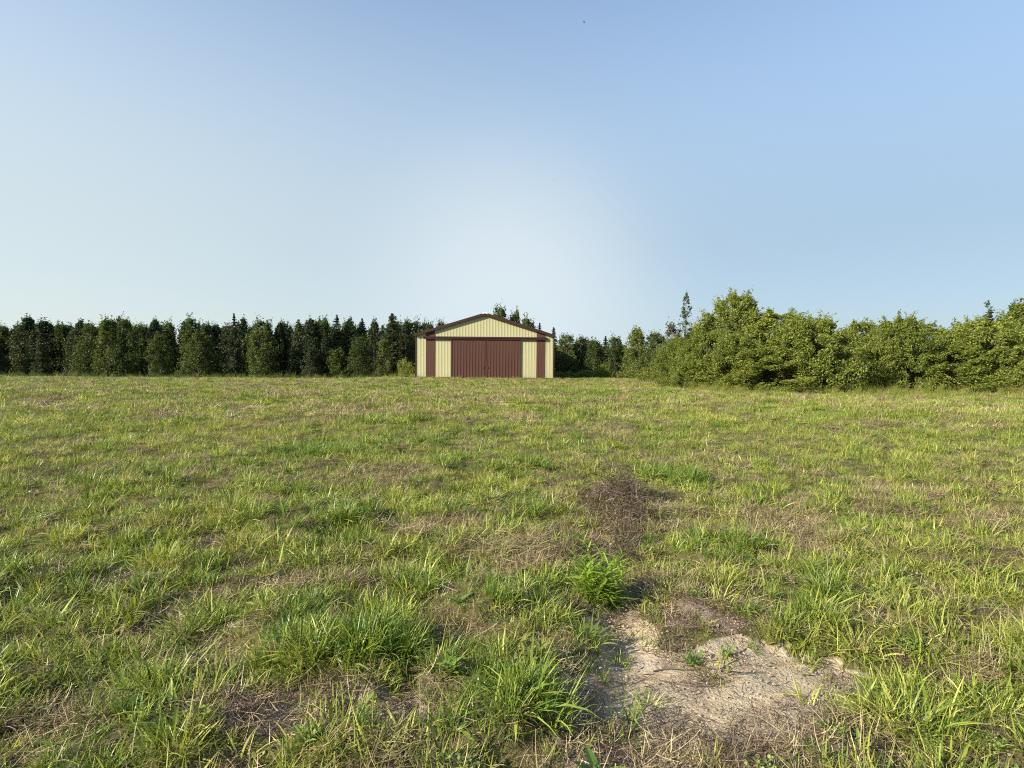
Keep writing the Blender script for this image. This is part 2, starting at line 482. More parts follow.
def scatter(name, protos, x, y, scl, pick, label, cat, tilt=.15, zoff=0.0):
    n = len(x)
    z = height(x, y) + zoff
    me = bpy.data.meshes.new(name)
    me.vertices.add(n); me.vertices.foreach_set('co', np.stack([x, y, z], 1).astype(np.float32).ravel())
    r = me.attributes.new('rot', 'FLOAT_VECTOR', 'POINT')
    r.data.foreach_set('vector', np.stack([rng.normal(0, tilt, n), rng.normal(0, tilt, n), U(0, 2 * PI, n)], 1).astype(np.float32).ravel())
    s = me.attributes.new('scl', 'FLOAT', 'POINT'); s.data.foreach_set('value', scl.astype(np.float32))
    k = me.attributes.new('pick', 'INT', 'POINT'); k.data.foreach_set('value', pick.astype(np.int32))
    o = link(name, me)
    ng = bpy.data.node_groups.new(name, 'GeometryNodeTree')
    ng.interface.new_socket('Geometry', in_out='INPUT', socket_type='NodeSocketGeometry')
    ng.interface.new_socket('Geometry', in_out='OUTPUT', socket_type='NodeSocketGeometry')
    gi = ng.nodes.new('NodeGroupInput'); go = ng.nodes.new('NodeGroupOutput')
    g2i = ng.nodes.new('GeometryNodeGeometryToInstance')
    for p in protos[::-1]:
        oi = ng.nodes.new('GeometryNodeObjectInfo'); oi.inputs['Object'].default_value = p; oi.inputs['As Instance'].default_value = False
        g = ng.nodes.new('GeometryNodeGeometryToInstance'); ng.links.new(oi.outputs['Geometry'], g.inputs[0])
        try:
            jn
        except NameError:
            pass
        if p is protos[-1]:
            jn = ng.nodes.new('GeometryNodeJoinGeometry')
        ng.links.new(g.outputs[0], jn.inputs[0])
    ng.nodes.remove(g2i)
    ip = ng.nodes.new('GeometryNodeInstanceOnPoints'); ip.inputs['Pick Instance'].default_value = True
    def at(nm, ty):
        a = ng.nodes.new('GeometryNodeInputNamedAttribute'); a.data_type = ty; a.inputs['Name'].default_value = nm
        return [q for q in a.outputs if q.enabled and q.name == 'Attribute'][0]
    ng.links.new(gi.outputs[0], ip.inputs['Points']); ng.links.new(jn.outputs[0], ip.inputs['Instance'])
    ng.links.new(at('pick', 'INT'), ip.inputs['Instance Index'])
    e2r = ng.nodes.new('FunctionNodeEulerToRotation'); ng.links.new(at('rot', 'FLOAT_VECTOR'), e2r.inputs[0])
    ng.links.new(e2r.outputs[0], ip.inputs['Rotation']); ng.links.new(at('scl', 'FLOAT'), ip.inputs['Scale'])
    ng.links.new(ip.outputs[0], go.inputs[0])
    mo = o.modifiers.new('scatter', 'NODES'); mo.node_group = ng
    return tag(o, label, cat, kind='stuff')


def wedge(d0, d1, dens):
    """random points on the field between two distances, a little wider than any nearby view"""
    w = 1.0 * d1 + 1.6
    n = int((d1 - d0) * 2 * w * dens)
    x = U(-w, w, n); y = U(d0, d1, n)
    k = np.abs(x) < 1.0 * y + 1.6
    x, y = x[k], y[k]
    k = ~((x > -9.9) & (x < 4.3) & (y > 57.9) & (y < 76.3))
    return x[k], y[k]


def fields(x, y):
    sand = mask(SAND, x, y); soil = mask(SOIL, x, y); dry = mask(DRY, x, y); lush = mask(LUSH, x, y)
    nl = fbm(x, y, .8, 21, 3); nd = fbm(x, y, .55, 33, 3); nd2 = fbm(x, y, 2.6, 44, 2)
    nl2 = fbm(x, y, 2.4, 77, 2)
    open_ = mask(OPEN, x, y)
    lushf = np.clip(sstep(.55, .68, nl * .35 + nl2 * .65) * .8 * (1 - open_) + lush, 0, 1)
    nd3 = fbm(x, y, 1.3, 55, 3)
    dryf = np.clip(sstep(.57, .70, nd * .35 + nd2 * .4 + nd3 * .25) * .8 + dry * (.25 + .7 * sstep(.4, .6, fbm(x, y, 4.5, 71, 2))), 0, 1) * (1 - lush)
    bare = np.clip(sand + soil * .8, 0, 1) * (1 - lush * (1 - sand))
    return bare, dryf, lushf, sand, soil


GX, GY, GS, GP = [], [], [], []     # green
DX, DY, DS, DP = [], [], [], []     # dry
PR_G = P_SHORT + P_MED + P_LUSH + P_PATCH + P_LPATCH
PR_D = P_STRAW + P_SPATCH + P_BITS
iS, iM, iL, iP, iLP = 0, 5, 10, 14, 18
jS, jP, jB = 0, 5, 8
edges = [.9, 1.6, 2.3, 3, 4, 5, 6, 7.5, 9, 11, 13, 16, 20, 25, 31, 38, 46, 56, 66]
for d0, d1 in zip(edges[:-1], edges[1:]):
    dm = (d0 + d1) / 2
    x, y = wedge(d0, d1, min(440, 460 * (3 / dm) ** 1.15)); n = len(x)
    bare, dryf, lushf, sand, soil = fields(x, y)
    far = U(0, 1, n) < sstep(12, 26, y)
    thin = np.where(far, .55, 1.0)
    fq = 8.0 if dm < 6 else (5.5 if dm < 14 else (3.2 if dm < 30 else 1.6))
    gap = sstep(.36, .56, fbm(x, y, fq, 303, 2))
    gap = 1 - .9 * (1 - gap) * (1 - .5 * lushf)
    sel = U(0, 1, n) < (1 - .97 * bare) * (1 - .4 * dryf) * thin * gap
    xs, ys, lf, df, fa = x[sel], y[sel], lushf[sel], dryf[sel], far[sel]; m = len(xs)
    lush = U(0, 1, m) < lf * .6 + .04
    med = U(0, 1, m) < .6 - .4 * df
    pk = np.where(lush, iL + rng.integers(0, 4, m), np.where(med, iM + rng.integers(0, 5, m), iS + rng.integers(0, 5, m)))
    pk = np.where(fa, np.where(lush, iLP + rng.integers(0, 3, m), iP + rng.integers(0, 4, m)), pk)
    sc = U(.65, 1.3, m) * np.where(lush & ~fa, U(.4, .95, m), 1.0) * (1 + .2 * sstep(5, 16, ys) * ~fa)
    sc = sc * (.5 + .95 * sstep(.3, .72, fbm(xs, ys, fq * .7, 411, 2)))
    GX.append(xs); GY.append(ys); GS.append(sc); GP.append(pk)
    sel = (U(0, 1, n) < (.09 + .6 * dryf * (1 - .65 * sstep(12, 36, y))) * (1 - .93 * sand) * (1 - .5 * lushf)) & (U(0, 1, n) < thin)
    xs, ys, fa = x[sel] + .03, y[sel] + .02, far[sel]; m = len(xs)
    pk = np.where(fa, jP + rng.integers(0, 3, m), jS + rng.integers(0, 5, m))
    DX.append(xs); DY.append(ys); DS.append(U(.7, 1.3, m) * (1 + .3 * sstep(8, 16, ys))); DP.append(pk)
    if d1 <= 11:
        sel = U(0, 1, n) < .10 + .35 * (1 - gap) + .45 * np.clip(soil + dryf * .5, 0, 1) - .07 * sand
        m = int(sel.sum()); DX.append(x[sel] - .02); DY.append(y[sel] + .03); DS.append(U(.7, 1.3, m)); DP.append(jB + rng.integers(0, 4, m))
# clumps seen in the photo
for (cx, cy, r, n, s0, s1) in [(-.62, 2.82, .17, 34, .75, 1.1), (.56, 3.62, .10, 22, .9, 1.25), (-1.0, 2.8, .25, 26, .6, .95), (2.1, 7.4, .45, 70, .8, 1.2),
                               (-.02, 2.42, .2, 22, .55, .9), (-3.2, 9.6, .9, 110, .8, 1.2), (.1, 3.55, .3, 34, .5, .85), (.33, 2.75, .07, 7, .5, .7), (1.32, 2.98, .05, 3, .3, .4),
                               (.60, 2.92, .06, 4, .35, .5), (.45, 2.72, .05, 3, .3, .45), (1.15, 2.08, .10, 5, .3, .5), (1.5, 3.3, .14, 9, .5, .8), (-1.25, 3.3, .2, 22, .6, 1.)]:
    b = disc(n, r); GX.append(cx + b[:, 0]); GY.append(cy + b[:, 1]); GS.append(U(s0, s1, n)); GP.append(iL + rng.integers(0, 4, n))
cat_ = np.concatenate
scatter('grass', PR_G, cat_(GX), cat_(GY), cat_(GS), cat_(GP), 'green grass growing over the whole field, tall in lush tufts', 'grass')
scatter('dry_grass', PR_D, cat_(DX), cat_(DY), cat_(DS), cat_(DP), 'dry straw coloured grass and litter lying between the green tufts', 'dry grass', tilt=.1, zoff=.004)
x, y = cat_([wedge(.9, 6, 26)[0], wedge(6, 14, 7)[0]]), None
xa, ya = wedge(.9, 6, 26); xb, yb = wedge(6, 14, 7)
x = cat_([xa, xb]); y = cat_([ya, yb])
b_, d_, l_, s_, so_ = fields(x, y)
k = U(0, 1, len(x)) < (.25 + .6 * sstep(.5, .62, fbm(x, y, 1.3, 61, 2))) * (1 - .85 * s_)
x, y = x[k], y[k]; n = len(x)
scatter('ground_weeds', P_WEEDS + P_CLOVER, x, y, U(.6, 1.25, n), rng.integers(0, 8, n), 'low broad leaved weeds scattered among the grass', 'weeds', zoff=.005)


xa, ya = wedge(1.4, 7.5, 60)
b_, d_, l_, s_, so_ = fields(xa, ya)
k = U(0, 1, len(xa)) < .05 + .9 * np.clip(s_ + so_, 0, 1)
xa, ya = xa[k], ya[k]; n = len(xa)
scatter('soil_clods', P_CLOD, xa, ya, U(.6, 1.5, n), rng.integers(0, 4, n), 'small crumbs of dry soil strewn over the bare patches', 'soil', tilt=.03)


# tall weeds at the edge of the field, round the bushes and along the barn foot
def weedstalk():
    parts = []
    for _ in range(9):
        b = disc(1, .22); h = random.uniform(.45, 1.0); yw = random.uniform(0, 6.3); ln = random.uniform(0, .25)
        parts.append(blades(b, np.array([yw]), np.array([h]), np.array([.012]), np.array([ln]), np.array([.25]), 4, 'stalk'))
        k = 26; t = U(.15, 1, k)
        c = np.stack([b[0, 0] + t * h * math.sin(ln + .12) * math.cos(yw) + rng.normal(0, .035, k), b[0, 1] + t * h * math.sin(ln + .12) * math.sin(yw) + rng.normal(0, .035, k), t * h * .98], 1)
        parts.append(leafcards(c, U(.02, .05, k) * (1.25 - t * .6), rng, .4, .45))
    return parts


P_TALLW = [proto('tall_weed', weedstalk(), m) for m in (M_YWEED, M_OLIVE, M_DEC)] + [proto('tall_weed', [tuft(70, .25, .3, .75, .010, .016, .25, .8)], m) for m in (M_YWEED, M_LUSH)]
wx, wy, ws, wp = [], [], [], []
def addw(x, y, s, p): wx.append(x); wy.append(y); ws.append(s); wp.append(p)
n = 2600; x = U(-85, 85, n); y = 64 + 3 * fbm(x, x * 0, .08, 3, 2) + U(0, 9, n) - .10 * np.abs(x)
k = ~((x > -10.6) & (x < 5) & (y < 77)); addw(x[k], y[k], U(.6, 1.05, k.sum()), np.where(x[k] < 0, rng.choice([2, 2, 2, 1, 4], k.sum()), rng.choice([1, 1, 2, 4, 0], k.sum())))
n = 1500; t = U(0, 1, n) ** .8
ex = np.interp(t, [0, .12, .3, .55, 1], [P(650, 56), P(664, 47), P(686, 37.5), P(728, 33.5), 32]); ey = np.interp(t, [0, .12, .3, .55, 1], [56, 47, 37.5, 33.5, 31])
q = U(0, 1, n) ** 1.6
addw(ex + rng.normal(0, .3, n) - q * .6, ey + .8 - q * 6.5, U(.35, .85, n) * (1 - .6 * q), rng.choice([0, 0, 1, 3, 3, 4], n))
n = 60; x = U(-9.8, 4.3, n); addw(x, 57.75 + U(-.35, .1, n), U(.15, .42, n), rng.integers(0, 5, n))
scatter('tall_weeds', P_TALLW, cat_(wx), cat_(wy), cat_(ws), cat_(wp), 'tall yellowish weeds along the far field edge and the bush foot', 'weeds', tilt=.08)


# ----------------------------------------------------------------- weeds, brush and twigs in the foreground
def thing_mesh(name, parts, mat, x, y, label, cat, group=None, rotz=0, zoff=0, scale=1):
    v, f = join(parts); o = link(name, mesh_np(name, v, f, [mat]), None, (x, y, gz(x, y) + zoff), rotz); o.scale = (scale,) * 3
    return tag(o, label, cat, group)


def leafy_weed(nst, h, ls, mat, x, y, label, wr=.4, group=None, spread=.5):
    parts = []
    e = link('weed_plant', None, None, (x, y, gz(x, y)))
    tag(e, label, 'weed', group)
    sp = []
    for k in range(nst):
        yw = 2 * PI * k / nst + random.uniform(-.4, .4); hh = h * random.uniform(.7, 1.1); ln = random.uniform(.15, spread)
        b = np.array([[0, 0, -.01]])
        sp.append(blades(b, np.array([yw]), np.array([hh]), np.array([.005]), np.array([ln]), np.array([.35]), 5, 'stalk'))
        m = max(4, int(7 * hh / .12)); t = np.linspace(.15, 1, m)
        th = ln + .2 * t
        c = np.stack([t * hh * np.sin(th) * math.cos(yw), t * hh * np.sin(th) * math.sin(yw), t * hh * np.cos(th) - .01], 1)
        le = ls * (1.15 - .5 * t) * U(.8, 1.2, m)
        parts.append(blades(c, yw + np.arange(m) * 2.4, le, le * wr, U(.7, 1.3, m), U(.1, .6, m), 4, 'leaf', fold=.3))
    v, f = join(parts); link('leaves', mesh_np('leaves', v, f, [mat]), e)
    v, f = join(sp); link('stems', mesh_np('stems', v, f, [mat]), e)
    return e


leafy_weed(5, .09, .05, M_WEED, .94, 2.87, 'small dark green seedling alone on the pale sand, throwing a shadow', .5)
leafy_weed(15, .36, .17, M_LIME, .57, 3.55, 'tall lime green leafy clump at the head of the sandy patch', .11, None, .42)
leafy_weed(5, .11, .075, M_WEED, -.27, 2.55, 'broad leaved green weed right of the bare brown soil', .34)
leafy_weed(4, .10, .07, M_WEED, -.585, 2.24, 'bright green weed growing on the bare brown soil', .34)
leafy_weed(5, .09, .08, M_WEED, -.78, 2.14, 'bright weed at the bottom edge, left of the bare soil', .34)
leafy_weed(5, .08, .05, M_WEED, 1.14, 2.93, 'pale green seedling at the right rim of the sand', .4)
leafy_weed(6, .20, .08, M_YWEED, .14, 2.72, 'yellow tinged weed standing at the left rim of the sand', .3)
leafy_weed(5, .16, .10, M_WEED, .48, 7.9, 'leafy green weed just behind the heap of dead stalks', .35)

n = 4600
bx = rng.normal(0, .26, n); by = rng.normal(0, .50, n); bx += .10 * by
rr = np.sqrt((bx / .58) ** 2 + (by / 1.15) ** 2); lump = fbm(bx + 5, by + 5, 3.4, 515, 3)
tail = U(0, 1, n) < .22; tt = U(0, 1, n)
bx = np.where(tail, -.05 - .33 * tt + rng.normal(0, .07, n), bx); by = np.where(tail, -.5 - 1.3 * tt, by); rr = np.where(tail, .75, rr)
keep = (rr < 1.25) & (U(0, 1, n) < .25 + 1.6 * sstep(.32, .6, lump)); bx, by, rr, lump = bx[keep], by[keep], rr[keep], lump[keep]; n = len(bx)
bz = np.clip(.30 * (1 - rr), .0, 1) * (.3 + 1.3 * sstep(.3, .7, lump)) * U(.2, 1.1, n)
parts = [blades(np.stack([bx, by, bz], 1), U(0, 2 * PI, n), U(.05, .22, n), U(.003, .0065, n), U(.7, 1.75, n), rng.normal(0, .5, n), 4, 'stalk', twist=rng.normal(0, .8, n))]
for k in range(16):
    a = random.uniform(0, 6.3); p0 = np.array([random.gauss(0, .2), random.gauss(0, .35), random.uniform(.04, .2)]); L_ = random.uniform(.15, .38)
    d = np.array([math.cos(a), math.sin(a), random.uniform(-.2, .35)])
    pts = [p0 + d * L_ * t + np.array([0, 0, .05 * math.sin(3 * t)]) + rng.normal(0, .008, 3) for t in np.linspace(0, 1, 6)]
    parts.append(tube(pts, np.linspace(.006, .0025, 6), 5))
thing_mesh('brush_heap', parts, M_BRUSH, 1.20, 5.95, 'tangled brown heap of dead stalks at the top of the bare rut', 'brush heap', zoff=-.02)
n = 520
bx = rng.normal(0, .13, n); by = rng.normal(0, .16, n); bz = np.clip(.13 * (1 - np.hypot(bx, by) / .3), 0, 1) * U(.2, 1.1, n)
thing_mesh('brush_heap', [blades(np.stack([bx, by, bz], 1), U(0, 2 * PI, n), U(.05, .22, n), U(.0025, .005, n), U(.6, 1.7, n), rng.normal(0, .5, n), 4, 'stalk', twist=rng.normal(0, .8, n))],
           M_BRUSH, .47, 4.35, 'small dark heap of dead stalks left of the lime green clump', 'brush heap')
n = 380
bx = rng.normal(0, .24, n); by = rng.normal(0, .18, n); bz = U(.03, .10, n)
thing_mesh('straw_heap', [blades(np.stack([bx, by, bz], 1), rng.normal(.2, .6, n) + PI * rng.integers(0, 2, n), U(.08, .26, n), U(.003, .0045, n), U(.9, 1.6, n), U(-.1, 1.0, n), 4, 'grass', twist=rng.normal(0, .5, n))],
           M_DRY, -.02, 4.35, 'pale straw heap of flattened grass in the middle of the field', 'straw')


def twig(pts, r, x, y, label):
    pts = np.array([(a, b, gz(x + a, y + b) - gz(x, y) + c) for a, b, c in pts])
    thing_mesh('twig', [tube(pts, np.linspace(r, r * .4, len(pts)), 6)], M_BARK, x, y, label, 'twig', zoff=.004)


twig([(0, 0, .004), (.08, .01, .008), (.18, .0, .012), (.30, .015, .008), (.42, -.03, .006), (.5, -.035, .004)], .0035, .72, 2.80, 'long thin twig lying across the pale sand behind the curved one')
twig([(0, 0, .004), (.07, -.03, .006), (.16, -.055, .008), (.23, -.05, .006), (.29, -.015, .006), (.34, 0, .004)], .004, .74, 2.70, 'short curved dark twig on the pale sand in front')
twig([(0, 0, .02), (.06, .05, .03), (.13, .13, .02), (.17, .2, .01)], .003, -.52, 2.36, 'pale dry twig lying on the bare brown soil')


# ----------------------------------------------------------------- barn
YF = 58.0; XL, XR = -9.85, 4.25; XC = (XL + XR) / 2; EAVE = 4.42; APEX = 6.60; DEEP = 18.0; SLOPE = (APEX - EAVE) / (XR - XC)
M_CREAM = metal_mat('cream_siding', (.345, .338, .195), .45)
M_MAROON = metal_mat('maroon_siding', (.066, .028, .020), .65, (.09, .055, .04), .2)
M_TRIM = metal_mat('brown_trim', (.030, .013, .011), .6, (.04, .03, .02), .12)
M_ROOF = metal_mat('roof_sheet', (.05, .026, .022), .45)
M_CAP = metal_mat('pale_ridge', (.6, .6, .58), .5)
M_DARK = plain_mat('inside_dark', (.03, .025, .02), (.05, .045, .04))


def ztop(x): return APEX - abs(x - XC) * SLOPE


def ribbed(x0, x1, z0, top, y, name, mat, parent, pitch=.305, depth=.014, foot=.075, head=.035, thick=.012, phase=.15):
    """upright ribbed sheet facing -y, with thickness"""
    xs = [x0]; offs = [0]
    k = math.ceil((x0 - XL - phase) / pitch); xx = XL + phase + k * pitch
    while xx < x1 - foot:
        if xx - foot / 2 > x0 + .01:
            xs += [xx - foot / 2, xx - head / 2, xx + head / 2, xx + foot / 2]; offs += [0, depth, depth, 0]
        xx += pitch
    xs.append(x1); offs.append(0)
    if XC > x0 and XC < x1 and callable(top):
        j = next(i for i, q in enumerate(xs) if q > XC)
        w = (XC - xs[j - 1]) / (xs[j] - xs[j - 1]); offs.insert(j, offs[j - 1] * (1 - w) + offs[j] * w); xs.insert(j, XC)
    tz = [top(q) if callable(top) else top for q in xs]
    b = MB(); n = len(xs)
    for i in range(n - 1):
        b.quad((xs[i], y - offs[i], z0), (xs[i + 1], y - offs[i + 1], z0), (xs[i + 1], y - offs[i + 1], tz[i + 1]), (xs[i], y - offs[i], tz[i]))
    for i in range(n - 1):
        b.quad((xs[i], y + thick, z0), (xs[i], y + thick, tz[i]), (xs[i + 1], y + thick, tz[i + 1]), (xs[i + 1], y + thick, z0))
        b.quad((xs[i], y - offs[i], tz[i]), (xs[i + 1], y - offs[i + 1], tz[i + 1]), (xs[i + 1], y + thick, tz[i + 1]), (xs[i], y + thick, tz[i]))
        b.quad((xs[i], y - offs[i], z0), (xs[i], y + thick, z0), (xs[i + 1], y + thick, z0), (xs[i + 1], y - offs[i + 1], z0))
    for q, o_, t_ in ((xs[0], offs[0], tz[0]), (xs[-1], offs[-1], tz[-1])):
        b.quad((q, y - o_, z0), (q, y + thick, z0), (q, y + thick, t_), (q, y - o_, t_))
    return b.build(name, mat, parent)


barn = link('barn', None, None, (0, 0, 0)); tag(barn, 'low gabled metal barn with cream walls and maroon sliding doors', 'barn')
ribbed(XL, XR, -.1, ztop, YF, 'front_wall', M_CREAM, barn)
for s, xx in ((-1, XL), (1, XR)):
    b = MB()
    for j in range(int(DEEP / .305)):
        y0 = YF + .02 + j * .305
        p = [(0, y0), (.03, y0 + .03), (.03, y0 + .065), (0, y0 + .095), (0, y0 + .305)]
        for i in range(4):
            b.quad((xx + s * p[i][0], p[i][1], -.1), (xx + s * p[i + 1][0], p[i + 1][1], -.1), (xx + s * p[i + 1][0], p[i + 1][1], EAVE), (xx + s * p[i][0], p[i][1], EAVE))
    o = b.build('side_wall', M_CREAM, barn); m = o.modifiers.new('solid', 'SOLIDIFY'); m.thickness = .01
ribbed(XL, XR, -.1, ztop, YF + DEEP + .05, 'rear_wall', M_CREAM, barn)
# maroon panels beside the doors, to the roof line
for x0, x1 in ((-8.80, -7.87), (2.46, 3.32)):
    ribbed(x0, x1, -.08, (lambda q: ztop(q) - .03), YF - .045, 'maroon_panel', M_MAROON, barn, pitch=.305, phase=.0, thick=.04)
# doors
for x0, x1, lab in ((-6.20, -2.705, None), (-2.695, .80, None)):
    d = ribbed(x0, x1, .04, 4.0, YF - .10, 'sliding_door', M_MAROON, barn, depth=.034, pitch=.305, phase=.0)
    b = MB()
    b.box(x0 - (.03 if x0 < -6 else -.002), x0 + (.05 if x0 < -6 else .03), YF - (.15 if x0 < -6 else .125), YF - .08, .03, 4.02); b.build('door_edge', M_MAROON, d); b = MB()
    b.box(x1 - (.05 if x1 > 0 else .03), x1 + .03 if x1 > 0 else x1 - .002, YF - (.147 if x1 > 0 else .125), YF - .08, .03, 4.02); b.build('door_edge', M_MAROON, d)
    b = MB(); hx = x1 - .22 if x0 < -6 else x0 + .18
    b.box(hx, hx + .03, YF - .18, YF - .15, 1.0, 1.25); b.box(hx, hx + .03, YF - .15, YF - .10, 1.0, 1.03); b.box(hx, hx + .03, YF - .15, YF - .10, 1.22, 1.25)
    b.build('handle', M_MAROON, d)
b = MB(); b.box(-9.0, 3.5, YF - .22, YF - .05, 4.04, 4.09); b.box(-9.0, 3.5, YF - .22, YF - .20, 3.95, 4.23); b.box(-9.0, 3.5, YF - .20, YF - .05, 4.17, 4.23)
b.build('door_track', M_TRIM, barn)
for x0, x1 in ((XL - .035, XL + .10), (XR - .10, XR + .035)):
    b = MB()
    b.box(x0, x1, YF - .045, YF - .005, -.1, ztop(XL) - .02)
    b.box(x0 if x0 < 0 else XR + .004, XL - .004 if x0 < 0 else x1, YF - .005, YF + .12, -.1, ztop(XL) - .02)
    b.build('corner_trim', M_TRIM, barn)
b = MB(); b.box(XL + .1, -6.3, YF - .04, YF - .002, -.1, .12); b.build('base_board', M_TRIM, barn); b = MB(); b.box(.9, XR - .1, YF - .04, YF - .002, -.1, .12); b.build('base_board', M_TRIM, barn)
# roof: two thin ribbed slopes with overhang
OH = .26
for s in (-1, 1):
    b = MB(); y0, y1 = YF - OH, YF + DEEP + OH
    ex = XC + s * (XR - XC + .07); ez = APEX - (XR - XC + .07) * SLOPE
    for j in range(int((y1 - y0) / .305)):
        a = y0 + j * .305
        for (p, q, h0, h1) in ((0, .10, 0, 0), (.10, .13, 0, .03), (.13, .17, .03, .03), (.17, .20, .03, 0), (.20, .305, 0, 0)):
            b.quad((XC, a + p, APEX + .06 + h0), (XC, a + q, APEX + .06 + h1), (ex, a + q, ez + .06 + h1), (ex, a + p, ez + .06 + h0))
    o = b.build('roof', M_ROOF, barn); m = o.modifiers.new('solid', 'SOLIDIFY'); m.thickness = .015
    # rake board with a soffit, and an eave board
    b = MB(); t0, t1 = .055, -.19
    pts = [(XC, APEX + t0), (ex, ez + t0), (ex, ez + t1), (XC, APEX + t1)]
    b.prism(pts if s > 0 else pts[::-1], y0 - .03, y0 - .004)
    pts = [(XC, APEX - .02), (ex, ez - .02), (ex, ez - .045), (XC, APEX - .045)]
    b.prism(pts if s > 0 else pts[::-1], y0, YF - .05)
    b.build('rake_trim', M_TRIM, barn)
    b = MB(); x0 = min(ex, ex + s * .03); b.box(x0, x0 + .03, y0, y1, ez - .14, ez + .05); b.build('eave_trim', M_TRIM, barn)
b = MB(); w = .26
b.prism([(XC - w, APEX + .13 - w * SLOPE), (XC, APEX + .13), (XC + w, APEX + .13 - w * SLOPE), (XC + w, APEX + .10 - w * SLOPE), (XC, APEX + .10), (XC - w, APEX + .10 - w * SLOPE)][::-1], YF - OH - .06, YF + DEEP + OH + .06)
b.prism([(XC - w, APEX + .10 - w * SLOPE), (XC, APEX + .099), (XC + w, APEX + .10 - w * SLOPE), (XC + w, APEX - .0 - w * SLOPE), (XC, APEX - .0), (XC - w, APEX - w * SLOPE)][::-1], YF - OH - .055, YF - OH - .034)
b.build('ridge_cap', M_CAP, barn)


# ----------------------------------------------------------------- trees
def crown_conifer(h, r, n, rg, leaf=.11):
    """whorls of drooping boughs that shorten towards a pointed top"""
    C = []
    z = h * .08; ex = rg.uniform(.4, .85); r = r * rg.uniform(.85, 1.15)
    while z < h * .985:
        t = z / h; R = r * (1 - t) ** ex * rg.uniform(.75, 1.15) + .06
        k = rg.integers(5, 8); a0 = rg.uniform(0, 6.3)
        if rg.random() < .12: R *= .6
        for j in range(k):
            a = a0 + 2 * PI * j / k + rg.normal(0, .2); Rb = R * rg.uniform(.65, 1.12)
            m = max(5, int(n * (Rb / r) / 130)); s = rg.uniform(.15, 1, m) ** .7
            c = np.stack([np.cos(a) * s * Rb, np.sin(a) * s * Rb, z + .25 * Rb * (s - .6 * s * s) * (t * 1.6) - .22 * Rb * s * s], 1)
            C.append(c + rg.normal(0, .05 + .07 * Rb, (m, 3)) * [1, 1, .7])
        z += h * rg.uniform(.028, .045)
    m = int(n * .02) + 10; tt = rg.uniform(.85, 1.02, m)
    C.append(np.stack([rg.normal(0, .04, m), rg.normal(0, .04, m), tt * h], 1))
    c = np.concatenate(C)
    return leafcards(c, rg.uniform(.6, 1.3, len(c)) * leaf, rg, .2, .45)


def crown_leafy(h, r, n, rg, leaf=.12, low=.12, top=1.0, clumps=70, cr=.28, shape='egg', sparse=0.0):
    """clumps of leaves on an uneven egg-shaped or spreading crown, with gaps"""
    C = []; tips = []
    for k in range(clumps):
        t = rg.uniform(0, 1) ** .9
        z = h * (low + (top - low) * t)
        if shape == 'egg': prof = math.sin(PI * min(1, .12 + .88 * t ** .8)) ** .7 * (1 - .15 * t) + .05
        elif shape == 'column': prof = (1 - t ** 2.2) * .9 + .1
        else: prof = math.sqrt(max(0, 1 - (t * .97) ** 2.4))
        a = rg.uniform(0, 2 * PI); q = rg.uniform(.35, 1.0) ** .5
        lobe = 1 + .28 * math.sin(2 * a + h * 3) + .2 * math.sin(3 * a + 5 * t + r)
        p = np.array([math.cos(a) * r * prof * q * lobe, math.sin(a) * r * prof * q * lobe, z]); tips.append(p)
        s = cr * rg.uniform(.6, 1.35) * (.65 + .35 * (1 - t))
        m = int(n / clumps * rg.uniform(.6, 1.4) * (1 - sparse * t))
        d = rg.normal(size=(m, 3)); d /= np.linalg.norm(d, axis=1)[:, None]
        d *= (rg.uniform(.2, 1, m) ** .5)[:, None] * s * [1.1, 1.1, .8]
        C.append(p + d)
        # loose sprays reaching out of the clump
        m2 = max(2, int(m * .12)); u = np.array([p[0], p[1], h * .35]); u = u / (np.linalg.norm(u) + 1e-6)
        tt = rg.uniform(.6, 1.9, m2)[:, None]
        C.append(p + u * s * tt + rg.normal(0, s * .18, (m2, 3)))
    c = np.concatenate(C); c[:, 2] = np.maximum(c[:, 2], .05)
    v, f = leafcards(c, rg.uniform(.55, 1.3, len(c)) * leaf, rg, .35, .55)
    return v, f, tips


def trunk_parts(h, r0, rg, tips, lean=.02):
    p = [np.array([rg.normal(0, lean * h) * t, rg.normal(0, lean * h) * t, h * t - .2 * (t == 0)]) for t in np.linspace(0, 1, 8)]
    parts = [tube(p, np.linspace(r0, r0 * .15, 8), 8)]
    p = np.array(p)
    for q in tips:
        zt = max(.1, q[2] * rg.uniform(.45, .75)); b = np.array([np.interp(zt, p[:, 2], p[:, i]) for i in range(3)])
        mid = (b + q) / 2 + np.array([0, 0, .06 * np.linalg.norm(q - b)])
        parts.append(tube([b, mid, q], [r0 * .28, r0 * .18, r0 * .06], 5))
    return parts


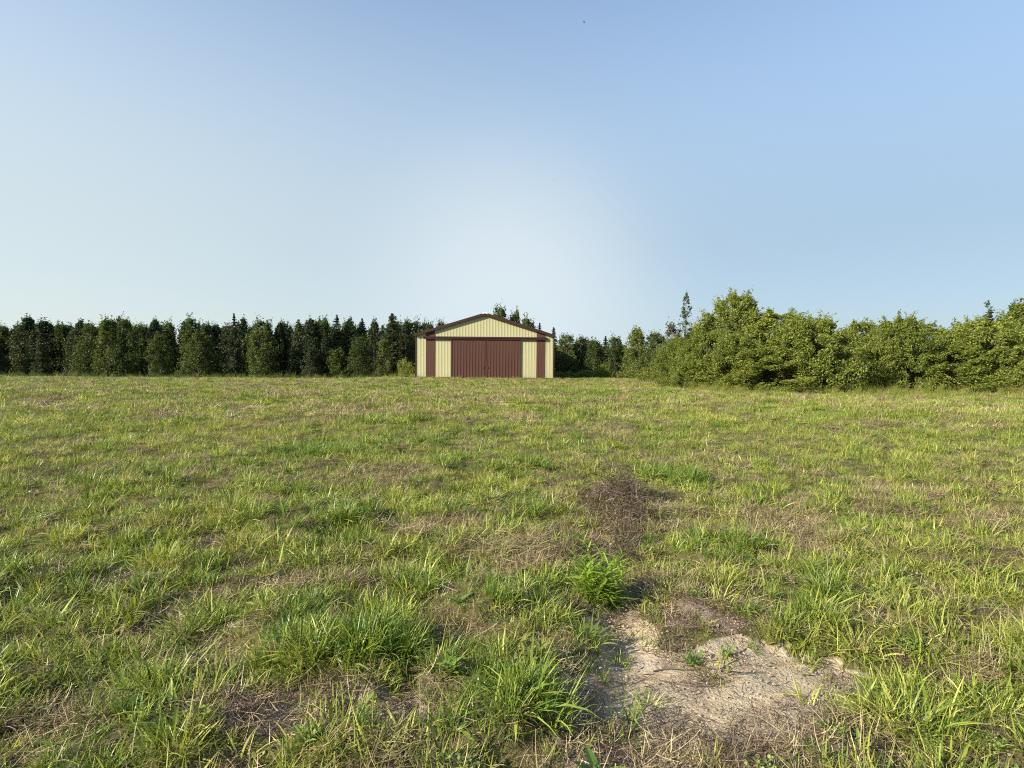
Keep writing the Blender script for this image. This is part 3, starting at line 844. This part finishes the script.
def make_proto(kind, seed):
    rg = np.random.default_rng(seed)
    if kind == 'conifer':
        v, f = crown_conifer(8.5, 1.45, 11000, rg, .12); tips = [np.array([math.cos(a) * .9, math.sin(a) * .9, z]) for a, z in zip(rg.uniform(0, 6.3, 12), rg.uniform(1, 6, 12))]
        h, mat, r0 = 8.5, M_CON, .13
    elif kind == 'dark':
        v, f, tips = crown_leafy(8, 1.6, 9000, rg, .12, .03, .97, 150, .6, 'column'); h, mat, r0 = 8, M_CON, .13
    elif kind == 'leafy':
        v, f, tips = crown_leafy(7, 1.9, 9000, rg, .12, .04, .95, 140, .65, 'dome'); h, mat, r0 = 7, M_DEC, .13
    elif kind == 'bright':
        v, f, tips = crown_leafy(5.5, 1.7, 10000, rg, .10, .03, .95, 150, .55, 'egg'); h, mat, r0 = 5.5, M_BRIGHT, .11
    elif kind == 'grey':
        v, f, tips = crown_leafy(6, 1.3, 3200, rg, .10, .1, 1, 60, .5, 'egg'); h, mat, r0 = 6, M_GREY, .11
    elif kind == 'shrub':
        v, f, tips = crown_leafy(2, 1.3, 2600, rg, .08, .02, 1, 40, .45, 'dome'); h, mat, r0 = 2, M_OLIVE, .05
    elif kind == 'pale_shrub':
        v, f, tips = crown_leafy(2, 1.3, 2600, rg, .08, .02, 1, 40, .45, 'dome'); h, mat, r0 = 2, M_YWEED, .05
    elif kind == 'bigbush':
        v, f, tips = crown_leafy(3.5, 2.0, 42000, rg, .055, .0, 1, 190, .42, 'dome'); h, mat, r0 = 3.5, M_OLIVE, .07
    elif kind == 'talltree':
        v, f, tips = crown_leafy(5.8, 2.0, 46000, rg, .065, .08, .97, 200, .48, 'dome'); h, mat, r0 = 5.8, M_OLIVE, .12
    elif kind == 'sapling':
        v, f, tips = crown_leafy(5.6, .62, 1500, rg, .07, .2, 1, 75, .17, 'column', .35); h, mat, r0 = 5.6, M_DEC, .025
    vt, ft = join(trunk_parts(h * .93, r0, rg, tips[::3] if kind not in ('sapling',) else tips))
    mc = mesh_np('crown', v, f, [mat]); mt = mesh_np('trunk', vt, ft, [M_BARK], True)
    return dict(h=h, crown=mc, trunk=mt)


VAR = {'conifer': 6, 'dark': 5, 'leafy': 5, 'bright': 2, 'grey': 1, 'shrub': 2, 'pale_shrub': 1, 'bigbush': 3, 'talltree': 3, 'sapling': 2}
R0 = {'conifer': 1.45, 'dark': 1.6, 'leafy': 1.9, 'bright': 1.7, 'grey': 1.3, 'shrub': 1.3, 'pale_shrub': 1.3, 'bigbush': 2.0, 'talltree': 2.0, 'sapling': .62}
PROT = {k: [make_proto(k, 100 * i + j) for j in range(VAR[k])] for i, k in enumerate(VAR)}
NAME = {'conifer': ('conifer_tree', 'conifer'), 'dark': ('dense_tree', 'tree'), 'leafy': ('leafy_tree', 'tree'), 'bright': ('leafy_tree', 'tree'), 'grey': ('leafy_tree', 'tree'),
        'shrub': ('shrub', 'shrub'), 'pale_shrub': ('shrub', 'shrub'), 'bigbush': ('bush', 'bush'), 'talltree': ('leafy_tree', 'tree'), 'sapling': ('sapling', 'tree')}
cnt = {}


def tree(kind, x, y, h, r, label, group=None):
    c = cnt.get(kind, 0); cnt[kind] = c + 1
    p = PROT[kind][c % len(PROT[kind])]
    nm, ct = NAME[kind]
    e = link(nm, None, None, (x, y, gz(x, y) - .03), random.uniform(0, 6.28))
    e.scale = (r / R0[kind], r / R0[kind], h / p['h'])
    tag(e, label, ct, group)
    link('crown', p['crown'], e); link('trunk', p['trunk'], e)
    return e


def at_px(kind, px, d, top, width, label, group=None):
    """tree in column px, d metres off, whose tip shows at row `top`; width in pixels"""
    x = P(px, d); h = CAM_H + (HOR - top) / F * d - gz(x, d)
    return tree(kind, x, d, h, width / 2 / F * d, label, group)


GL = 'trees of the dark wood left of the barn'
for a in [('dark', 299, 78, 325, 22, 'dark tree at the left end of the wood with a blunt top'),
          ('dark', 312, 77, 321, 26, 'broad round topped dark tree near the left end of the wood'),
          ('leafy', 323, 80, 320, 20, 'narrow leafy tree directly right of the broad round topped tree'),
          ('conifer', 337, 79, 318, 25, 'tall pointed conifer at the middle of the left wood'),
          ('dark', 350, 80, 322, 20, 'dense dark tree between the tall pointed conifer and the olive tree'),
          ('conifer', 362, 81, 321, 23, 'conifer rising right behind the olive coloured tree of the wood'),
          ('dark', 374, 79, 322, 20, 'slim dark tree just left of the tallest spruce in the wood'),
          ('conifer', 392, 76, 316, 34, 'tallest and widest spruce of the wood, left of the barn'),
          ('dark', 406, 79, 323, 20, 'dark tree nearest the left wall of the barn'),
          ('conifer', 325, 72.5, 335, 15, 'small dark conifer standing in front of the wood'),
          ('leafy', 360, 71.5, 338, 20, 'olive green rounded tree in front of the dark wood'),
          ('leafy', 338, 72.5, 350, 22, 'low leafy tree in front of the wood, just left of the olive tree'),
          ('dark', 313, 72, 349, 22, 'low dark green tree in front of the left end of the wood'),
          ('leafy', 383, 72, 341, 18, 'low dark leafy tree under the tallest spruce')]:
    at_px(*a, GL)
GB = 'tree tops showing over the barn roof'
for a in [('leafy', 499, 92, 307, 24, 'tallest tree top over the roof, just right of the barn peak'),
          ('leafy', 514, 93, 310, 19, 'tree top over the roof, second to the right of the barn peak'),
          ('leafy', 527, 92, 318, 22, 'rounded tree top over the middle of the right roof slope'),
          ('conifer', 539, 93, 324, 20, 'small pointed tree top over the right roof slope near the eave'),
          ('conifer', 553, 88, 328, 20, 'pointed tree just past the right eave of the barn'),
          ('leafy', 426, 92, 322, 17, 'pale tree top showing over the left eave of the barn'),
          ('leafy', 441, 94, 322, 15, 'faint tree top over the lower left roof slope')]:
    at_px(*a, GB)
GR = 'trees right of the barn'
for a in [('leafy', 566, 76, 334, 27, 'dark green tree right beside the right wall of the barn'),
          ('leafy', 581, 78, 336, 24, 'dark round tree, second from the barn on its right'),
          ('leafy', 594, 74, 339, 22, 'round tree in the middle between the barn and the bright tree'),
          ('conifer', 605, 76, 336, 18, 'narrow pointed tree left of the bright green tree'),
          ('leafy', 615, 73, 335, 20, 'dark tree touching the left side of the bright green tree'),
          ('bright', 636, 66, 327, 27, 'bright green leafy tree standing out right of the barn'),
          ('leafy', 655, 64, 331, 24, 'dark tree between the bright green tree and the big bushes'),
          ('grey', 670, 50, 320, 22, 'greyish thinly leaved tree behind the left end of the big bushes'),
          ('sapling', 685, 40, 291, 20, 'thin sparse young tree sticking up over the big bushes'),
          ('talltree', 735, 41, 293, 60, 'tall leafy tree rising behind the big bushes at the right'),
          ('leafy', 674, 54, 336, 30, 'dark tree low behind the greyish tree')]:
    at_px(*a, GR)
GS_ = 'shrubs at the field edge'
for a in [('pale_shrub', 405, 59.5, 361, 16, 'yellow green shrub leaning on the left wall of the barn'),
          ('shrub', 632, 61, 365, 24, 'low round shrub in front of the bright green tree'),
          ('shrub', 604, 63, 364, 20, 'low shrub at the foot of the narrow pointed tree'),
          ('shrub', 566, 64, 371, 24, 'flat low shrub next to the right wall of the barn'),
          ('shrub', 585, 65, 370, 22, 'flat low shrub, second to the right of the barn'),
          ('shrub', 648, 52, 366, 20, 'low shrub just left of the big bushes')]:
    at_px(*a, GS_)
GBB = 'big bushes at the right edge of the field'
for a in [('bigbush', 682, 40, 338, 40, 'rounded olive bush at the left end of the big bushes'),
          ('bigbush', 706, 37, 333, 54, 'large olive bush in front of the tall tree at the right'),
          ('bigbush', 671, 47, 345, 34, 'lower bush behind the left end of the big bushes'),
          ('bigbush', 735, 34.5, 334, 60, 'large bush cut by the right edge of the photo'),
          ('bigbush', 704, 42, 323, 38, 'high bush between the thin young tree and the tall tree')]:
    at_px(*a, GBB)
at_px('bigbush', 692, 36.2, 360, 34, 'low leafy bush lowest in front of the big bushes', GBB)

# the wood and the hedge carry on past what the photo frames
rt = random.Random(5)
taken = 0
GW = 'trees of the wood behind the first row'
for row, (d, gap) in enumerate(((84, 2.3), (89, 2.6), (95, 3.0))):
    x = -88.0
    while x < 80:
        x += gap * rt.uniform(.75, 1.3)
        px = 512 + x / d * F
        if -10.5 < x < 5.0 and d < 80: continue
        right = x > 4
        base = 9.0 if not right else 5.6
        if -9 < x < 6: base = 7.0 if x > -6 else 6.2
        k = rt.choice(['conifer', 'dark', 'dark', 'leafy', 'leafy', 'dark'] if not right else ['leafy', 'leafy', 'dark', 'conifer'])
        hh = base * rt.uniform(.86, 1.03)
        if x < -7.5 and x > -13: hh *= .92
        nm = {'conifer': 'dark conifer in the back rows of the wood', 'dark': 'dense dark tree in the back rows of the wood', 'leafy': 'dark leafy tree in the back rows of the wood'}[k]
        tree(k, x, d + rt.uniform(-1.2, 1.2), hh, rt.uniform(1.5, 2.1), nm, GW + ' ' + k)
x = -30.5
while x > -72:
    x -= 2.4 * rt.uniform(.7, 1.3); k = rt.choice(['conifer', 'dark', 'dark', 'leafy', 'leafy'])
    tree(k, x, rt.uniform(73, 80), rt.uniform(6.2, 9.2), rt.uniform(1.3, 1.8), {'conifer': 'dark conifer of the front row, beyond the left end of the photo', 'dark': 'dense tree of the front row, beyond the left end of the photo', 'leafy': 'leafy tree of the front row, beyond the left end of the photo'}[k], 'front row further left ' + k)
x = 14.4
while x < 36:
    d = 35 - .05 * (x - 12) + rt.uniform(-2, 2)
    tree('bigbush', x, d, rt.uniform(2.2, 4.6), rt.uniform(1.6, 2.7), 'olive bush of the hedge, beyond the right end of the photo', 'hedge bushes further right')
    q = rt.random()
    if q < .5 and x > 17: tree('talltree', x + rt.uniform(-1, 1.5), d + rt.uniform(4, 8), rt.uniform(4.4, 7.4), rt.uniform(1.9, 3.1), 'leafy tree behind the hedge, beyond the right end of the photo', 'hedge trees further right')
    elif q < .72: tree('sapling', x, d + 4, rt.uniform(4.2, 6.0), rt.uniform(.6, .9), 'thin young tree behind the hedge, beyond the right end of the photo', 'thin hedge trees further right')
    elif q < .9: tree('leafy', x, d + 6, rt.uniform(5, 7.4), rt.uniform(1.8, 2.6), 'dark leafy tree behind the hedge, beyond the right end of the photo', 'dark hedge trees further right')
    x += rt.uniform(1.7, 3.6)
x = 20.
while x < 75:
    x += rt.uniform(2.2, 3.4)
    tree(rt.choice(['leafy', 'dark']), x, rt.uniform(66, 76), rt.uniform(4.6, 6.6), rt.uniform(1.6, 2.1), 'leafy tree of the far row, beyond the right end of the photo', 'far row further right')


# ----------------------------------------------------------------- birds
M_BIRD = plain_mat('dark_feathers', (.03, .03, .035), (.06, .055, .05))


def BIRD_AT(px, py, d):
    Rm = Matrix.Rotation(math.radians(90) - math.atan((384 - HOR) / F), 3, 'X') @ Matrix.Rotation(math.radians(.55), 3, 'Z')
    v = Rm @ Vector(((px - 512) / F, (384 - py) / F, -1)); v *= d / v.y
    return v.x, v.y, v.z + CAM_H


def bird(px, py, d, span, yaw, label):
    x, d, z = BIRD_AT(px, py, d)
    n = 9; t = np.linspace(-.5, .5, n)
    body, bf = tube(np.stack([t * span * .62, t * 0, .02 * np.cos(t * 3)], 1), span * np.array([.004, .03, .05, .062, .06, .05, .042, .03, .006]), 8)
    parts = [(body, bf)]
    for s in (-1, 1):
        v = []
        for k, u in enumerate(np.linspace(0, 1, 6)):
            w = span * (.14 - .11 * u ** 1.5); lead = span * (.06 + .05 * math.sin(PI * u) - .12 * u * u)
            zz = span * (.22 * u - .10 * u * u); yy = s * span * .5 * u
            v += [(lead, yy, zz), (lead - w, yy, zz - .01 * span), (lead, yy, zz + .012 * span), (lead - w, yy, zz + .002 * span)]
        f = []
        for k in range(5):
            a = 4 * k
            f += [(a, a + 1, a + 5, a + 4), (a + 2, a + 6, a + 7, a + 3), (a, a + 4, a + 6, a + 2), (a + 1, a + 3, a + 7, a + 5)]
        f.append((20, 21, 23, 22)); parts.append((np.array(v), np.array(f)))
    v = np.array([(-.28, 0, 0), (-.46, .07, 0), (-.46, -.07, 0), (-.28, 0, .015), (-.46, .07, .008), (-.46, -.07, .008)]) * span
    parts.append((v, np.array([(0, 1, 2), (3, 5, 4), (0, 3, 4), (0, 4, 1), (1, 4, 5), (1, 5, 2)])))
    v, f = join(parts)
    o = link('bird', mesh_np('bird', v, f, [M_BIRD], True), None, (x, d, z), yaw); o.rotation_euler = (.5, .1, yaw)
    tag(o, label, 'bird')


bird(584, 22, 60, .42, 2.2, 'small dark bird high in the sky near the top')
bird(554.5, 180, 95, .34, .6, 'faint tiny bird in the middle of the sky over the barn')

# ----------------------------------------------------------------- camera, sun, sky
cam = bpy.data.cameras.new('camera'); co = bpy.data.objects.new('camera', cam); COL.objects.link(co)
cam.sensor_fit = 'HORIZONTAL'; cam.sensor_width = 36; cam.lens = F / 1024 * 36; cam.clip_start = .05; cam.clip_end = 6000
co.location = (0, 0, CAM_H)
pitch = math.atan((384 - HOR) / F)
co.rotation_mode = 'XYZ'
R = Matrix.Rotation(math.radians(90) - pitch, 3, 'X') @ Matrix.Rotation(math.radians(.55), 3, 'Z')
co.rotation_euler = R.to_euler()
scene.camera = co

sd = Vector((SUN_AZ.x * math.cos(SUN_EL), SUN_AZ.y * math.cos(SUN_EL), math.sin(SUN_EL)))
sl = bpy.data.lights.new('sun', 'SUN'); sl.energy = 4.8; sl.angle = math.radians(.6); sl.color = (1, .90, .74)
so = bpy.data.objects.new('sun', sl); COL.objects.link(so); so.rotation_euler = (-sd).to_track_quat('-Z', 'Y').to_euler()
so.location = sd * 50

w = bpy.data.worlds.new('World'); scene.world = w; w.use_nodes = True
nt = w.node_tree; nt.nodes.clear(); L = nt.links
sky = nt.nodes.new('ShaderNodeTexSky'); sky.sky_type = 'NISHITA'; sky.sun_disc = False
sky.sun_elevation = SUN_EL; sky.sun_rotation = math.atan2(sd.x, sd.y)
sky.altitude = 200; sky.air_density = 1.0; sky.dust_density = 1.0; sky.ozone_density = 0.6
# sky gradient painted by direction: horizon tint darker rightwards, pale glow low straight ahead
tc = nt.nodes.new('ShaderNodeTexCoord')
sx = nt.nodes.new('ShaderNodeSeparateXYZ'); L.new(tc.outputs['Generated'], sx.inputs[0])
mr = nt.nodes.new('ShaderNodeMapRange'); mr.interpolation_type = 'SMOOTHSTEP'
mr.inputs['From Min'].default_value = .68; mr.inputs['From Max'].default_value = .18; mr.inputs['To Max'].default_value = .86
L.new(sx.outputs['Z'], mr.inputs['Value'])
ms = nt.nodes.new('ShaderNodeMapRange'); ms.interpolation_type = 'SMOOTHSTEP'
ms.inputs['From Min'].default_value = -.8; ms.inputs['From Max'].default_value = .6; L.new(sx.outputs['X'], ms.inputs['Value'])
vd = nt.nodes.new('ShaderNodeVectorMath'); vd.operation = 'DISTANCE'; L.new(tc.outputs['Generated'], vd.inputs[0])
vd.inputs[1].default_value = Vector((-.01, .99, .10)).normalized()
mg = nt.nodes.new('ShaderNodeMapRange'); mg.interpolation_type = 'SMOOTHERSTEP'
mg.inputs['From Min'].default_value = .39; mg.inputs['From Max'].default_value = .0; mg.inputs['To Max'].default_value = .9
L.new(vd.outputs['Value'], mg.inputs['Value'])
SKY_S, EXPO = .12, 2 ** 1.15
sky_tint = mixc(nt, ms.outputs[0], tuple(c / SKY_S / EXPO for c in (.65, .745, .76)), tuple(c / SKY_S / EXPO for c in (.365, .50, .635))); glow_tint = tuple(c / SKY_S / EXPO for c in (.74, .84, .90))
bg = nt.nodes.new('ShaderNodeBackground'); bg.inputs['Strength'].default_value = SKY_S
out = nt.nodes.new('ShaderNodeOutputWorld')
L.new(mixc(nt, mg.outputs[0], mixc(nt, mr.outputs[0], sky.outputs[0], sky_tint), glow_tint), bg.inputs['Color']); L.new(bg.outputs[0], out.inputs['Surface'])

vs = scene.view_settings; vs.view_transform = 'Standard'; vs.look = 'None'; vs.gamma = 1; vs.exposure = 1.15; vs.use_curve_mapping = False
scene.render.engine = 'CYCLES'
scene.cycles.max_bounces = 6; scene.cycles.diffuse_bounces = 3; scene.cycles.transmission_bounces = 4; scene.cycles.glossy_bounces = 2
scene.cycles.use_denoising = False
scene.cycles.filter_width = 1.1
